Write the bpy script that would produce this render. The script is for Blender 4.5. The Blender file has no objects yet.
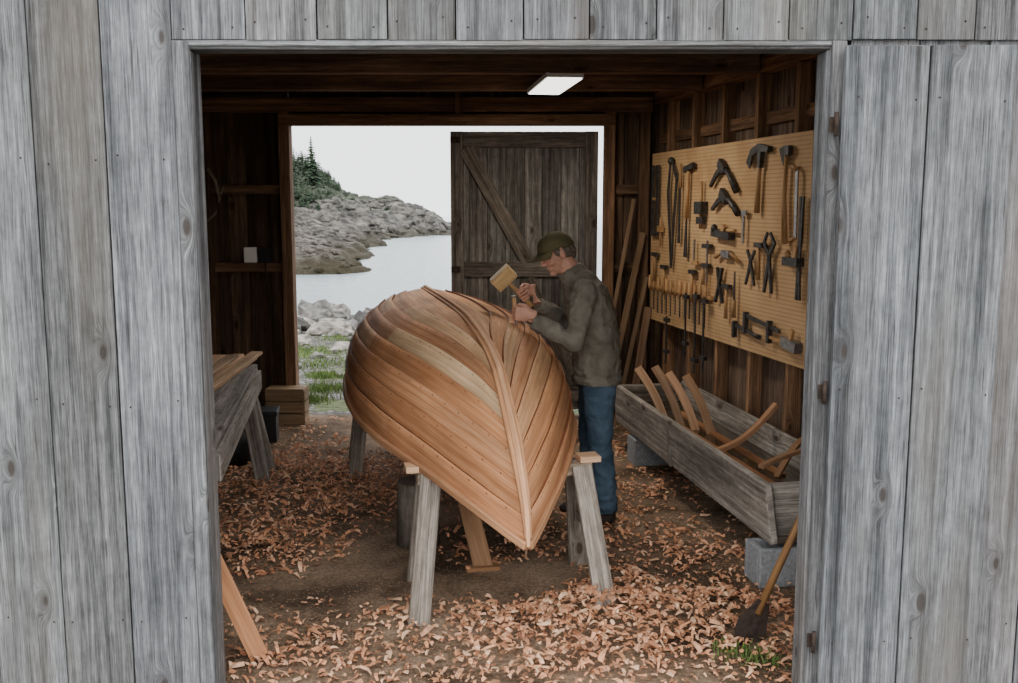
import bpy,bmesh,math,random
from mathutils import Vector,Matrix,noise
random.seed(7)
V=Vector
D=bpy.data
SC=bpy.context.scene
COL=SC.collection
R=random.uniform
def lerp(a,b,t): return a+(b-a)*t
def sst(a,b,x):
    t=max(0,min(1,(x-a)/(b-a))); return t*t*(3-2*t)
def cr(x,T):
    n=len(T)
    if x<=T[0][0]: return T[0][1]
    if x>=T[-1][0]: return T[-1][1]
    for i in range(n-1):
        if T[i][0]<=x<=T[i+1][0]: break
    x0,y0=T[i]; x1,y1=T[i+1]; h=x1-x0; t=(x-x0)/h
    def sl(j):
        if j==0: return (T[1][1]-T[0][1])/(T[1][0]-T[0][0])
        if j==n-1: return (T[-1][1]-T[-2][1])/(T[-1][0]-T[-2][0])
        return (T[j+1][1]-T[j-1][1])/(T[j+1][0]-T[j-1][0])
    m0=sl(i)*h; m1=sl(i+1)*h
    return (2*t**3-3*t*t+1)*y0+(t**3-2*t*t+t)*m0+(-2*t**3+3*t*t)*y1+(t**3-t*t)*m1

# ---------------------------------------------------------------- materials
class M:
    def __init__(s,name):
        s.m=D.materials.new(name); s.m.use_nodes=True; s.nt=s.m.node_tree
        s.nt.nodes.clear()
        s.out=s.nt.nodes.new('ShaderNodeOutputMaterial')
        s.b=s.nt.nodes.new('ShaderNodeBsdfPrincipled')
        s.l(s.b.outputs[0],s.out.inputs[0])
    def l(s,a,b): s.nt.links.new(a,b)
    def n(s,t,props={},**ins):
        nd=s.nt.nodes.new('ShaderNode'+t)
        for k,v in props.items(): setattr(nd,k,v)
        for k,v in ins.items():
            key=int(k[1:]) if k[0]=='i' and k[1:].isdigit() else k
            s.set(nd.inputs[key],v)
        return nd
    def set(s,sock,v):
        if hasattr(v,'is_output'): s.l(v,sock)
        else:
            if isinstance(v,(tuple,list)) and len(v)==3 and sock.type=='RGBA': v=(*v,1)
            sock.default_value=v
    def math(s,op,a,b=0.0,c=None):
        nd=s.n('Math',{'operation':op},i0=a,i1=b)
        if c is not None: s.set(nd.inputs[2],c)
        return nd.outputs[0]
    def mix(s,f,a,b,blend='MIX'):
        nd=s.n('Mix',{'data_type':'RGBA','blend_type':blend})
        s.set(nd.inputs[0],f); s.set(nd.inputs[6],a); s.set(nd.inputs[7],b)
        return nd.outputs[2]
    def grey(s,f): return s.n('CombineColor',{},i0=f,i1=f,i2=f).outputs[0]
    def ramp(s,f,els):
        nd=s.n('ValToRGB'); r=nd.color_ramp
        while len(r.elements)<len(els): r.elements.new(.5)
        for e,(p,c) in zip(r.elements,els):
            e.position=p; e.color=(*c,1) if len(c)==3 else c
        s.l(f,nd.inputs[0]); return nd.outputs[0]
    def mr(s,v,a,b,c,d):
        nd=s.n('MapRange',{'clamp':True}); 
        for i,x in enumerate((v,a,b,c,d)): s.set(nd.inputs[i],x)
        return nd.outputs[0]
    def bump(s,h,st,dist=.01):
        nd=s.n('Bump'); s.set(nd.inputs['Strength'],st); s.set(nd.inputs['Distance'],dist); s.l(h,nd.inputs['Height'])
        s.l(nd.outputs[0],s.b.inputs['Normal'])
    def fin(s,colr,rough,**kw):
        s.set(s.b.inputs['Base Color'],colr); s.set(s.b.inputs['Roughness'],rough)
        for k,v in kw.items(): s.set(s.b.inputs[k.replace('_',' ')],v)
        return s.m

def wood(name,cd,cm,cl,gu=1.2,gv=28,bump=.4,rough=.8,knots=0.0,fine=.5,spec=.25,rivets=False,mott=.35,stain=0.0,warm=None):
    m=M(name)
    uv=m.n('TexCoord').outputs['UV']
    sp=m.n('SeparateXYZ',i0=uv); u,v=sp.outputs[0],sp.outputs[1]
    vv=m.math('MULTIPLY',v,gv)
    if knots>0:
        mp=m.n('Mapping',{},Vector=uv,Scale=(2.1,5.2,1))
        vo=m.n('TexVoronoi',{'voronoi_dimensions':'2D'},Vector=mp.outputs[0],Scale=1.0,Randomness=.9)
        dist=vo.outputs['Distance']
        cs=m.n('SeparateColor',{},i0=vo.outputs['Color'])
        gate=m.math('GREATER_THAN',cs.outputs[0],1-knots)
        fall=m.math('MULTIPLY',m.mr(dist,0,.26,1,0),gate)
        fall2=m.math('POWER',fall,2.0)
        vv=m.math('ADD',vv,m.math('MULTIPLY',fall2,gv*.09))
        ksz=m.math('MULTIPLY',cs.outputs[1],.05)
        kd=m.math('MULTIPLY',m.mr(m.math('SUBTRACT',dist,ksz),.02,.05,1,0),gate)
        kr=m.math('MULTIPLY',m.mr(dist,.06,.2,.45,0),gate)
    c1=m.n('CombineXYZ',{},i0=m.math('MULTIPLY',u,gu),i1=vv)
    n1=m.n('TexNoise',{},Vector=c1.outputs[0],Scale=1.0,Detail=6.0,Roughness=.62,Distortion=.2).outputs[0]
    c2=m.n('CombineXYZ',{},i0=m.math('MULTIPLY',u,gu*6),i1=m.math('MULTIPLY',vv,6.0))
    n2=m.n('TexNoise',{},Vector=c2.outputs[0],Scale=1.0,Detail=3.0,Roughness=.6).outputs[0]
    col=m.ramp(n1,[(.3,cd),(.5,cm),(.7,cl)])
    f2=m.mr(n2,.3,.7,1-fine,1+fine*.35)
    col=m.mix(1.0,col,m.grey(f2),'MULTIPLY')
    mp3=m.n('Mapping',{},Vector=uv,Scale=(1.0,3.0,1))
    n3=m.n('TexNoise',{},Vector=mp3.outputs[0],Scale=1.3,Detail=3.0).outputs[0]
    f3=m.mr(n3,.3,.7,1-mott,1+mott*.6)
    col=m.mix(1.0,col,m.grey(f3),'MULTIPLY')
    if stain>0:
        mp4=m.n('Mapping',{},Vector=uv,Scale=(.35,14.0,1),Location=(3,7,0))
        n4=m.n('TexNoise',{},Vector=mp4.outputs[0],Scale=1.0,Detail=5.0,Roughness=.7).outputs[0]
        f4=m.mr(n4,.50,.66,1,1-stain)
        col=m.mix(1.0,col,m.grey(f4),'MULTIPLY')
        mp5=m.n('Mapping',{},Vector=uv,Scale=(5.0,150.0,1))
        n5=m.n('TexNoise',{},Vector=mp5.outputs[0],Scale=1.0,Detail=2.0).outputs[0]
        col=m.mix(m.mr(n5,.62,.70,0,.75),col,(.045,.04,.036))
        mp6=m.n('Mapping',{},Vector=uv,Scale=(14,22.0,1))
        n6=m.n('TexNoise',{},Vector=mp6.outputs[0],Scale=1.0,Detail=5.0,Roughness=.7).outputs[0]
        col=m.mix(1.0,col,m.grey(m.mr(n6,.3,.7,.74,1.22)),'MULTIPLY')
    if warm:
        mp7=m.n('Mapping',{},Vector=uv,Scale=(.5,3.0,1),Location=(31,5,0))
        n7=m.n('TexNoise',{},Vector=mp7.outputs[0],Scale=1.0,Detail=4.0).outputs[0]
        col=m.mix(m.mr(n7,.5,.72,0,.5),col,warm)
    if knots>0:
        col=m.mix(kr,col,(cd[0]*.9,cd[1]*.85,cd[2]*.8))
        col=m.mix(m.math('MULTIPLY',kd,.8),col,(cd[0]*.5,cd[1]*.40,cd[2]*.33))
    if rivets:
        fu=m.math('SUBTRACT',m.math('FRACT',m.math('DIVIDE',u,.13)),.5)
        du=m.math('MULTIPLY',fu,.13)
        dv=m.math('SUBTRACT',v,.018)
        d=m.math('SQRT',m.math('ADD',m.math('MULTIPLY',du,du),m.math('MULTIPLY',dv,dv)))
        rv=m.math('LESS_THAN',d,.0050)
        col=m.mix(m.math('MULTIPLY',rv,.8),col,(.05,.025,.012))
    at=m.n('Attribute',{'attribute_name':'tint'})
    col=m.mix(1.0,col,at.outputs['Color'],'MULTIPLY')
    h=m.math('ADD',m.math('MULTIPLY',n1,.7),m.math('MULTIPLY',n2,.5))
    m.bump(h,bump,.006)
    return m.fin(col,rough,Specular_IOR_Level=spec)

def plain(name,c,rough=.7,metal=0.0,var=.25,scale=30,bump=.15,spec=.3,tint=False):
    m=M(name)
    oc=m.n('TexCoord').outputs['Object']
    n=m.n('TexNoise',{},Vector=oc,Scale=float(scale),Detail=4.0).outputs[0]
    f=m.mr(n,.3,.7,1-var,1+var)
    col=m.mix(1.0,c,m.grey(f),'MULTIPLY')
    if tint: col=m.mix(1.0,col,m.n('Attribute',{'attribute_name':'tint'}).outputs['Color'],'MULTIPLY')
    m.bump(n,bump,.005)
    return m.fin(col,rough,Metallic=metal,Specular_IOR_Level=spec)

m_gray=wood('weathered_gray_siding',(.115,.116,.12),(.228,.231,.238),(.38,.384,.39),gu=1.1,gv=42,bump=1.0,rough=.92,knots=.40,fine=.6,mott=.3,stain=.55,warm=(.175,.15,.125),spec=.15)
m_graybr=wood('weathered_timber',(.07,.062,.055),(.17,.155,.14),(.3,.28,.26),gu=1.0,gv=34,bump=.6,rough=.9,knots=.25,fine=.5,stain=.3)
m_dark=wood('old_brown_boards',(.035,.02,.012),(.09,.054,.033),(.16,.10,.06),gu=1.0,gv=22,bump=.5,rough=.85,knots=.3,fine=.5)
m_cedar=wood('fresh_cedar',(.42,.24,.135),(.60,.38,.23),(.75,.50,.32),gu=1.0,gv=30,bump=.2,rough=.7,fine=.25,spec=.15)
m_hull=wood('hull_cedar_planks',(.49,.24,.12),(.67,.37,.20),(.80,.50,.30),gu=.8,gv=44,bump=.12,rough=.68,fine=.32,spec=.14,rivets=True,mott=.4)
m_metal=plain('dark_iron',(.075,.07,.065),.5,.6,.5,40,.2)
m_steel=plain('worn_steel',(.30,.29,.28),.4,.8,.3,40,.1)
m_rust=plain('rusty_iron',(.055,.038,.03),.85,.3,.4,40,.4)
m_handle=wood('tool_handle_wood',(.30,.15,.06),(.5,.29,.13),(.62,.4,.2),gu=3,gv=60,bump=.1,rough=.5,fine=.2)
m_conc=plain('concrete_block_grey',(.27,.28,.29),.95,0,.25,60,.6)
m_black=plain('black_plastic',(.012,.012,.013),.5,0,.2)
m_white=plain('white_plastic',(.7,.7,.68),.4,0,.05)
m_rock=plain('shore_rock_stone',(.17,.16,.147),.9,0,.6,7,1.0,tint=True)

def dirt(name,c1,c2,c3,sc=1.0):
    m=M(name); oc=m.n('TexCoord').outputs['Object']
    n1=m.n('TexNoise',{},Vector=oc,Scale=1.6*sc,Detail=6.0,Roughness=.65).outputs[0]
    n2=m.n('TexNoise',{},Vector=oc,Scale=55.0*sc,Detail=5.0,Roughness=.7).outputs[0]
    vo=m.n('TexVoronoi',{},Vector=oc,Scale=70.0*sc)
    col=m.ramp(n1,[(.38,c1),(.5,c2),(.62,c3)])
    f=m.mr(n2,.3,.7,.5,1.4)
    col=m.mix(1.0,col,m.grey(f),'MULTIPLY')
    cs=m.n('SeparateColor',{},i0=vo.outputs['Color'])
    g=m.math('MULTIPLY',m.math('GREATER_THAN',cs.outputs[0],.74),m.math('LESS_THAN',vo.outputs['Distance'],.42))
    col=m.mix(m.math('MULTIPLY',g,.6),col,(.42,.27,.17))
    h=m.math('ADD',n2,m.math('MULTIPLY',g,.5))
    m.bump(h,.7,.012)
    return m.fin(col,.95,Specular_IOR_Level=.15)
m_dirt=dirt('packed_dirt',(.095,.062,.040),(.225,.155,.103),(.33,.24,.165))

# ---------------------------------------------------------------- mesh builder
class B:
    def __init__(s):
        s.bm=bmesh.new(); s.uv=s.bm.loops.layers.uv.new('UVMap'); s.tc=s.bm.loops.layers.float_color.new('tint')
    def face(s,vs,uvs,tint,mat,smooth=False):
        try: f=s.bm.faces.new(vs)
        except ValueError: return
        f.material_index=mat; f.smooth=smooth
        for lp,q in zip(f.loops,uvs):
            lp[s.uv].uv=q; lp[s.tc]=(*tint,1)
    def rect(s,pts,w,t,up=(0,0,1),tint=(1,1,1),mat=0):
        pts=[V(p) for p in pts]; n=len(pts); up=V(up)
        W=w if isinstance(w,(list,tuple)) else [w]*n
        T=t if isinstance(t,(list,tuple)) else [t]*n
        ru,rv=R(0,20),R(0,20)
        rings=[];U=[];acc=0
        for i,p in enumerate(pts):
            tg=(pts[min(i+1,n-1)]-pts[max(i-1,0)]).normalized()
            sd=tg.cross(up).normalized(); u2=sd.cross(tg).normalized()
            a=sd*W[i]/2; b=u2*T[i]/2
            rings.append([s.bm.verts.new(q) for q in (p-a-b,p+a-b,p+a+b,p-a+b)])
            if i: acc+=(p-pts[i-1]).length
            U.append(acc+ru)
        for i in range(n-1):
            o=[0,W[i],W[i]+T[i],2*W[i]+T[i],2*W[i]+2*T[i]]
            for k in range(4):
                k2=(k+1)%4
                s.face([rings[i][k],rings[i][k2],rings[i+1][k2],rings[i+1][k]],
                       [(U[i],rv+o[k]),(U[i],rv+o[k+1]),(U[i+1],rv+o[k+1]),(U[i+1],rv+o[k])],tint,mat)
        for r,u,rev in ((rings[0],U[0],True),(rings[-1],U[-1],False)):
            q=[(u,rv),(u+.01,rv+.05),(u+.02,rv+.05),(u+.02,rv)]
            s.face(list(reversed(r)) if rev else r,q,tint,mat)
    def tube(s,pts,rad,n=10,ref=(0,0,1),tint=(1,1,1),mat=0,cap=True):
        pts=[V(p) for p in pts]; N=len(pts); ref=V(ref)
        rad=rad if isinstance(rad,(list,tuple)) else [rad]*N
        rings=[];U=[];acc=0; ru,rv=R(0,20),R(0,20)
        for i,p in enumerate(pts):
            tg=(pts[min(i+1,N-1)]-pts[max(i-1,0)]).normalized()
            rr=ref if abs(tg.dot(ref))<.95 else (V((1,0,0)) if abs(tg.x)<.9 else V((0,1,0)))
            sd=tg.cross(rr).normalized(); u2=sd.cross(tg).normalized()
            a,b=rad[i] if isinstance(rad[i],(tuple,list)) else (rad[i],rad[i])
            rings.append([s.bm.verts.new(p+sd*a*math.cos(k*2*math.pi/n)+u2*b*math.sin(k*2*math.pi/n)) for k in range(n)])
            if i: acc+=(p-pts[i-1]).length
            U.append(acc+ru)
        for i in range(N-1):
            for k in range(n):
                k2=(k+1)%n
                va,vb=rv+k*.012,rv+(k+1)*.012
                s.face([rings[i][k],rings[i][k2],rings[i+1][k2],rings[i+1][k]],[(U[i],va),(U[i],vb),(U[i+1],vb),(U[i+1],va)],tint,mat,True)
        if cap:
            for r,rev,u in ((rings[0],True,U[0]),(rings[-1],False,U[-1])):
                s.face(list(reversed(r)) if rev else r,[(u,rv)]*n,tint,mat)
    def ell(s,c,r,rot=None,tint=(1,1,1),mat=0,sub=3):
        mtx=Matrix.Translation(V(c))@(rot.to_4x4() if rot else Matrix.Identity(4))@Matrix.Diagonal((*r,1))
        res=bmesh.ops.create_icosphere(s.bm,subdivisions=sub,radius=1,matrix=mtx)
        fs=set(f for v in res['verts'] for f in v.link_faces)
        for f in fs:
            f.material_index=mat; f.smooth=True
            for lp in f.loops: lp[s.tc]=(*tint,1); lp[s.uv].uv=(lp.vert.co.x*1,lp.vert.co.z*1)
        return res['verts']
    def obj(s,name,mats,parent=None,bevel=0,smooth=None,fixn=False):
        if fixn: bmesh.ops.recalc_face_normals(s.bm,faces=s.bm.faces)
        me=D.meshes.new(name); s.bm.to_mesh(me); s.bm.free()
        for m in mats: me.materials.append(m)
        o=D.objects.new(name,me); COL.objects.link(o)
        if smooth is not None:
            for p in me.polygons: p.use_smooth=smooth
        if bevel:
            b=o.modifiers.new('bev','BEVEL'); b.width=bevel; b.segments=1; b.limit_method='ANGLE'
        if parent: o.parent=parent
        return o
def empty(name):
    o=D.objects.new(name,None); COL.objects.link(o); o.empty_display_size=.1; return o
def tn(a=.8,b=1.15,w=.04):
    g=R(a,b); return (g*(1+R(-w,w)),g,g*(1+R(-w,w)))

H=1.85
YF=3.45; YB=8.5
def xr(y): return 1.22+.185*(8.5-y)
def xl(y): return -2.9+.185*(8.5-y)

# ---------------------------------------------------------------- ground / outside
def gz(x,y):
    z=-.012
    if y>9.2:
        k=sst(9.2,11,y)
        z+=k*.05*noise.noise(V((x*.7,y*.7,3)))
        z-=.75*sst(11.5,24,y)
    return z
b=B()
nx,ny=70,90
xs=[lerp(-26,20,i/nx) for i in range(nx+1)]; ys=[lerp(-12,27,j/ny) for j in range(ny+1)]
vg=[[b.bm.verts.new((x,y,gz(x,y))) for x in xs] for y in ys]
for j in range(ny):
    for i in range(nx):
        b.face([vg[j][i],vg[j][i+1],vg[j+1][i+1],vg[j+1][i]],[(0,0)]*4,(1,1,1),0,True)
m=M('gravel_and_grass'); oc=m.n('TexCoord').outputs['Object']
n1=m.n('TexNoise',{},Vector=oc,Scale=.9,Detail=5.0,Roughness=.65).outputs[0]
vo=m.n('TexVoronoi',{},Vector=oc,Scale=16.0)
n2=m.n('TexNoise',{},Vector=oc,Scale=25.0,Detail=5.0).outputs[0]
cs=m.n('SeparateColor',{},i0=vo.outputs['Color'])
peb=m.ramp(cs.outputs[0],[(0,(.10,.09,.08)),(.5,(.18,.165,.15)),(1,(.30,.28,.26))])
peb=m.mix(m.mr(vo.outputs['Distance'],.3,.6,0,.7),peb,(.05,.045,.04))
gr=m.ramp(n2,[(.3,(.05,.07,.02)),(.7,(.17,.20,.08))])
c=m.mix(m.mr(n1,.54,.60,0,1),peb,gr)
m.bump(m.math('ADD',vo.outputs['Distance'],n2),.8,.03)
m_ground=m.fin(c,.95)
b.obj('ground',[m_ground])

b=B()
fx=lambda i,y:lerp(xl(y)-.1,xr(y)+.1,i/60)
vg=[]
for j in range(81):
    y=lerp(3.3,8.62,j/80); row=[]
    for i in range(61):
        x=fx(i,y); row.append(b.bm.verts.new((x,y,.004+.010*noise.noise(V((x*2.3,y*2.3,0))))))
    vg.append(row)
for j in range(80):
    for i in range(60):
        b.face([vg[j][i],vg[j][i+1],vg[j+1][i+1],vg[j+1][i]],[(0,0)]*4,(1,1,1),0,True)
b.obj('floor',[m_dirt])

# water
m=M('sea_water'); oc=m.n('TexCoord').outputs['Object']
mp=m.n('Mapping',{},Vector=oc,Scale=(.5,1.6,1))
n1=m.n('TexNoise',{},Vector=mp.outputs[0],Scale=1.6,Detail=5.0,Roughness=.6).outputs[0]
m.bump(n1,.6,.15)
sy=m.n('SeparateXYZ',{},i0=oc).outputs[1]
wc_haze=m.ramp(m.mr(sy,18,260,0,1),[(0,(.20,.26,.28)),(.25,(.36,.42,.45)),(1,(.93,.94,.95))])  # base colour pales with distance: sea mist painted into the water
m_water=m.fin(wc_haze,.22,Specular_IOR_Level=.5)
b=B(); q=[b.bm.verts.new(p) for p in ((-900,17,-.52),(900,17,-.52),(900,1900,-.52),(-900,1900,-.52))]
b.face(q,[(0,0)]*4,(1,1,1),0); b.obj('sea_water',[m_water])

# headland
xsT=[(30,-5.4),(36,-5.5),(42,-6.6),(50,-7.6),(58,-8.6),(66,-9.3),(72,-8.6),(78,-6.2),(84,-4.7),(90,-5.2),(98,-9),(110,-16),(135,-30)]
def hz(x,y):
    nz=noise.fractal(V((x*.22,y*.16,1.5)),1.0,2.0,5)
    rg=noise.ridged_multi_fractal(V((x*.33,y*.2,4)),.9,2.1,4,1.0,2.0)
    jag=1.5*noise.noise(V((x*.2,y*.22,9)))+.9*noise.noise(V((x*.7,y*.6,2)))
    d=min(cr(y,xsT)-x+jag,(y-34.0+jag*.7)*1.1)
    if d<-1.5: return -1.8
    top=.30+.25*sst(36,50,y)+1.55*sst(56,82,y)+.4*sst(80,95,y)
    top*= (.45+.55*sst(0,9,cr(y,xsT)-x)) if y>60 else 1
    e=1-math.exp(-max(d,0)/1.8)
    z=-.95+min(d+1.5,1.5)*.3+e*(top+.55)
    amp=.26+.42*sst(50,80,y)
    z+=e*amp*(nz*.9+(rg-1.0)*.45)
    z+=sst(-12,-24,x)*sst(76,108,y)*3.6
    st=.32+.25*sst(50,80,y)
    q=z/st; z=st*(math.floor(q)+sst(.2,.8,q-math.floor(q)))*.8+z*.2
    return z
b=B(); nx,ny=250,220
vg=[]
for j in range(ny+1):
    y=lerp(32,125,(j/ny)**1.4); row=[]
    for i in range(nx+1):
        x=lerp(-2,-50,(i/nx)**1.4); row.append(b.bm.verts.new((x,y,hz(x,y))))
    vg.append(row)
for j in range(ny):
    for i in range(nx):
        b.face([vg[j][i+1],vg[j][i],vg[j+1][i],vg[j+1][i+1]],[(0,0)]*4,(1,1,1),0,False)
m=M('rocky_headland'); g=m.n('TexCoord').outputs['Object']
sp=m.n('SeparateXYZ',i0=g)
n1=m.n('TexNoise',{},Vector=g,Scale=.35,Detail=8.0,Roughness=.7).outputs[0]
n2=m.n('TexNoise',{},Vector=g,Scale=.9,Detail=8.0,Roughness=.8).outputs[0]
rock_c=m.ramp(n2,[(.40,(.04,.034,.028)),(.47,(.13,.113,.095)),(.54,(.24,.215,.18)),(.64,(.40,.365,.315))])
gr=m.ramp(n2,[(.35,(.025,.04,.015)),(.65,(.11,.13,.055))])
gm=m.mr(m.math('ADD',m.math('ADD',sp.outputs[2],m.math('MULTIPLY',n1,6.0)),m.mr(sp.outputs[0],-20,-6,0,-1.0)),4.5,5.1,0,1)
c=m.mix(gm,rock_c,gr)
wet=m.mr(m.math('ADD',sp.outputs[2],m.math('MULTIPLY',n2,1.0)),.25,.75,.85,0)
c=m.mix(wet,c,(.075,.06,.03))
haze_fac=m.mr(sp.outputs[1],34,120,.02,.25)
c=m.mix(haze_fac,c,(.45,.48,.50))  # distance haze painted into the rock and grass colour
m.bump(n2,1.0,.8)
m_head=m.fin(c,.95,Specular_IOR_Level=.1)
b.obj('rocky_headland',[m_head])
def boulder(b,x,y,zz,r,fl,sub=2,tint=(1,1,1)):
    c=V((x,y,zz)); vs=b.ell(c,(r,r*R(.6,.95),r*fl),Matrix.Rotation(R(0,6),3,'Z'),tint,0,sub)
    o=V((R(0,99),R(0,99),0))
    for v in vs:
        d=v.co-c; v.co+=d*(.5*noise.noise(d*1.6/r+o)+.22*noise.noise(d*4/r+o))
b=B(); k=0
while k<560:
    y=R(34,94); x=-y*R(.055,.226)
    z=hz(x,y)
    if z<-.6: continue
    k+=1; r=R(.2,.55)*lerp(.55,1.5,sst(35,90,y))
    boulder(b,x,y,z,r,R(.35,.65))
for f in b.bm.faces: f.smooth=False
b.obj('headland_boulders',[m_head])

# spruce trees
m_spr=plain('spruce_needles',(.04,.065,.036),.9,0,.4,3,.5)
m_bark=plain('spruce_bark',(.1,.08,.06),.9)
def spruce(b,x,y,h,sq=1.0):
    z0=hz(x,y)-.2
    b.tube([(x,y,z0),(x,y,z0+h*.97)],[h*.03,h*.006],6,mat=1)
    nl=int(max(6,h*4))
    for k in range(nl):
        f=(k+1)/(nl+1); z=z0+h*(.10+.88*f); r=(h*.27*(1-f)+.07)*sq
        for a in range(9):
            an=a*2*math.pi/9+R(-.3,.3)+k; rr=r*R(.55,1.2)
            d=V((math.cos(an),math.sin(an),0)); s=V((-d.y,d.x,0))*rr*.32
            p=V((x,y,z))
            q=[b.bm.verts.new(w) for w in (p+V((0,0,.08*h*.3)),p+d*rr*.6+s+V((0,0,-.1*rr)),p+d*rr+V((0,0,-.3*rr)),p+d*rr*.6-s+V((0,0,-.1*rr)))]
            b.face(q,[(0,0)]*4,(1,1,1),0)
b=B(); spruce(b,-17.9,91,5.0,.95); b.obj('spruce_tree',[m_spr,m_bark])
b=B()
for i in range(260):
    y=R(72,108); a=R(.166,.228)
    x=-a*y
    hmax=lerp(1.0,2.7,(a-.166)/.062)*lerp(.6,1.1,(y-72)/36)
    spruce(b,x,y,R(.6,1)*hmax,1.35)
for i in range(80):
    y=R(76,98); x=-R(.115,.176)*y; spruce(b,x,y,R(.25,.65),2.2)
b.obj('spruce_grove',[m_spr,m_bark])

# shore rocks
b=B()
def rock(b,x,y,r,flat=.6,tint=None):
    boulder(b,x,y,gz(x,y)+r*flat*.35,r,flat,2 if r<.2 else 3,tint or tn(.5,1.3,.04))
for i in range(260):
    y=R(15.0,23); x=R(-9,4)
    rock(b,x,y,R(.10,.34)*(1 if R(0,1)<.85 else 1.5),R(.5,.85))
for i in range(160):
    y=R(10.5,15.5); x=R(-5,2); rock(b,x,y,R(.04,.12),.55)
for x,y,r in ((-3.35,14.2,.30),(-2.75,15.3,.34),(-3.1,17.3,.34),(-2.6,18.5,.45),(-2.25,16.5,.28),(-3.9,18,.40),(-2.2,12.8,.18),(-3.0,13.6,.26)):
    rock(b,x,y,r,.5,tint=(1.7,1.62,1.55))
for f in b.bm.faces: f.smooth=False
b.obj('shore_rocks',[m_rock])

m_grass=plain('grass_blades',(.12,.18,.045),.7,0,.3,8,0,tint=True)
def grass(name,spots,n,hh):
    b=B()
    for i in range(n):
        cx,cy,rd=random.choice(spots)
        x=cx+random.gauss(0,rd); y=cy+random.gauss(0,rd)
        z=gz(x,y) if y>8.6 else 0
        a=R(0,6.28); h=R(.4,1)*hh; w=.003+h*.025
        s=V((math.cos(a),math.sin(a),0))*w; l=V((R(-.5,.5),R(-.5,.5),0))*h
        p=V((x,y,z-.005)); q=[b.bm.verts.new(k) for k in (p-s,p+s,p+l*.5+V((0,0,h*.7))+s*.6,p+l+V((0,0,h)))]
        b.face(q,[(0,0)]*4,tn(.6,1.5,.15),0)
    return b.obj(name,[m_grass])
grass('grass_patch',[(-1.95,9.3,.12),(-1.85,9.9,.12),(-2.2,11.6,.22),(-2.6,12.5,.3),(-3.0,13,.4),(-2.3,14.6,.3),(-1.6,13.8,.2),(-2.0,10.7,.12)],5000,.08)
grass('grass_tuft',[(1.0,3.86,.05),(.93,3.9,.05),(1.06,3.82,.04)],260,.055)

# ---------------------------------------------------------------- front wall
XL,XR=-1.078,1.075; ZT=2.385
b=B()
def nail(b,x,y,z,r=.004): b.tube([(x,y,z),(x,y-.003,z)],r,6,mat=1)
def vb(b,x0,x1,y,z0,z1,t=.022,mat=0,tint=None,nz=(),gap=.005):
    yy=y+R(-.002,.002)
    b.rect([((x0+x1)/2+R(-.001,.001),yy,z0),((x0+x1)/2,yy,z1)],x1-x0-gap,t,(0,-1,0),tint or tn(.82,1.15,.03),mat)
    for z in nz:
        for xx in (x0+.04,x1-.04): nail(b,xx+R(-.01,.01),yy-t/2,z+R(-.02,.02))
NZ=(.35,1.15,2.0,2.75)
edges=[-1.135,-1.378,-1.624,-1.872,-2.12,-2.37,-2.62,-2.87,-3.12]
for a,c in zip(edges[1:],edges[:-1]): vb(b,a,c,YF,0.02,3.2,nz=NZ)
hx=[-1.135,-.885,-.645,-.408,-.18,.048,.27,.495,.72,.94,1.155,1.37,1.565,1.80]
for a,c in zip(hx[:-1],hx[1:]): vb(b,a,c,YF-.004,2.40+R(-.003,.003),3.2,nz=(2.455,2.9))
xx=1.155
for i in range(9):
    w=.235; vb(b,xx,xx+w,YF+.012,0.02,2.44,nz=NZ[:3]); xx+=w
xx=1.80
while xx<3.15:
    vb(b,xx,xx+.235,YF-.004,2.36,3.2); xx+=.235
b.rect([(-3.12+1.0,YF+.03,0.02),(-2.12,YF+.03,3.18)],2.0,.02,(0,-1,0),(.2,.18,.16))
b.rect([(2.16,YF+.045,0.02),(2.16,YF+.045,3.18)],2.06,.02,(0,-1,0),(.2,.18,.16))
b.rect([(0,YF+.03,2.43),(0,YF+.03,3.18)],2.3,.02,(0,-1,0),(.2,.18,.16))
b.obj('wall_front',[m_gray,m_rust],bevel=.003)
b=B()
b.rect([(XL-.030,YF-.006,0.01),(XL-.030,YF-.006,2.398)],.055,.025,(0,-1,0),(1.05,1.05,1.05))
b.rect([(XL-.012,YF+.055,0.01),(XL-.012,YF+.055,2.37)],.024,.11,(0,-1,0),(.85,.83,.82))
b.rect([(XL-.07,YF+.13,0.01),(XL-.07,YF+.13,2.6)],.1,.09,(0,-1,0),(.5,.4,.33))
b.rect([(XR+.012,YF+.055,0.01),(XR+.012,YF+.055,2.37)],.024,.11,(0,-1,0),(.9,.9,.9))
b.rect([(XR+.038,YF-.004,0.01),(XR+.038,YF-.004,2.398)],.052,.03,(0,-1,0),(.98,.96,.95))
b.rect([(XR+.07,YF+.13,0.01),(XR+.07,YF+.13,2.6)],.1,.09,(0,-1,0),(.5,.4,.33))
b.rect([(XL-.06,YF-.004,2.392),(XR+.06,YF-.004,2.392)],.022,.014,(0,-1,0),(1.25,1.25,1.25))
b.rect([(XL-.03,YF+.055,2.385),(XR+.03,YF+.055,2.385)],.11,.026,(0,0,1),(.8,.78,.76))
b.obj('trim_1',[m_gray,m_rust],bevel=.004)

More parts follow.
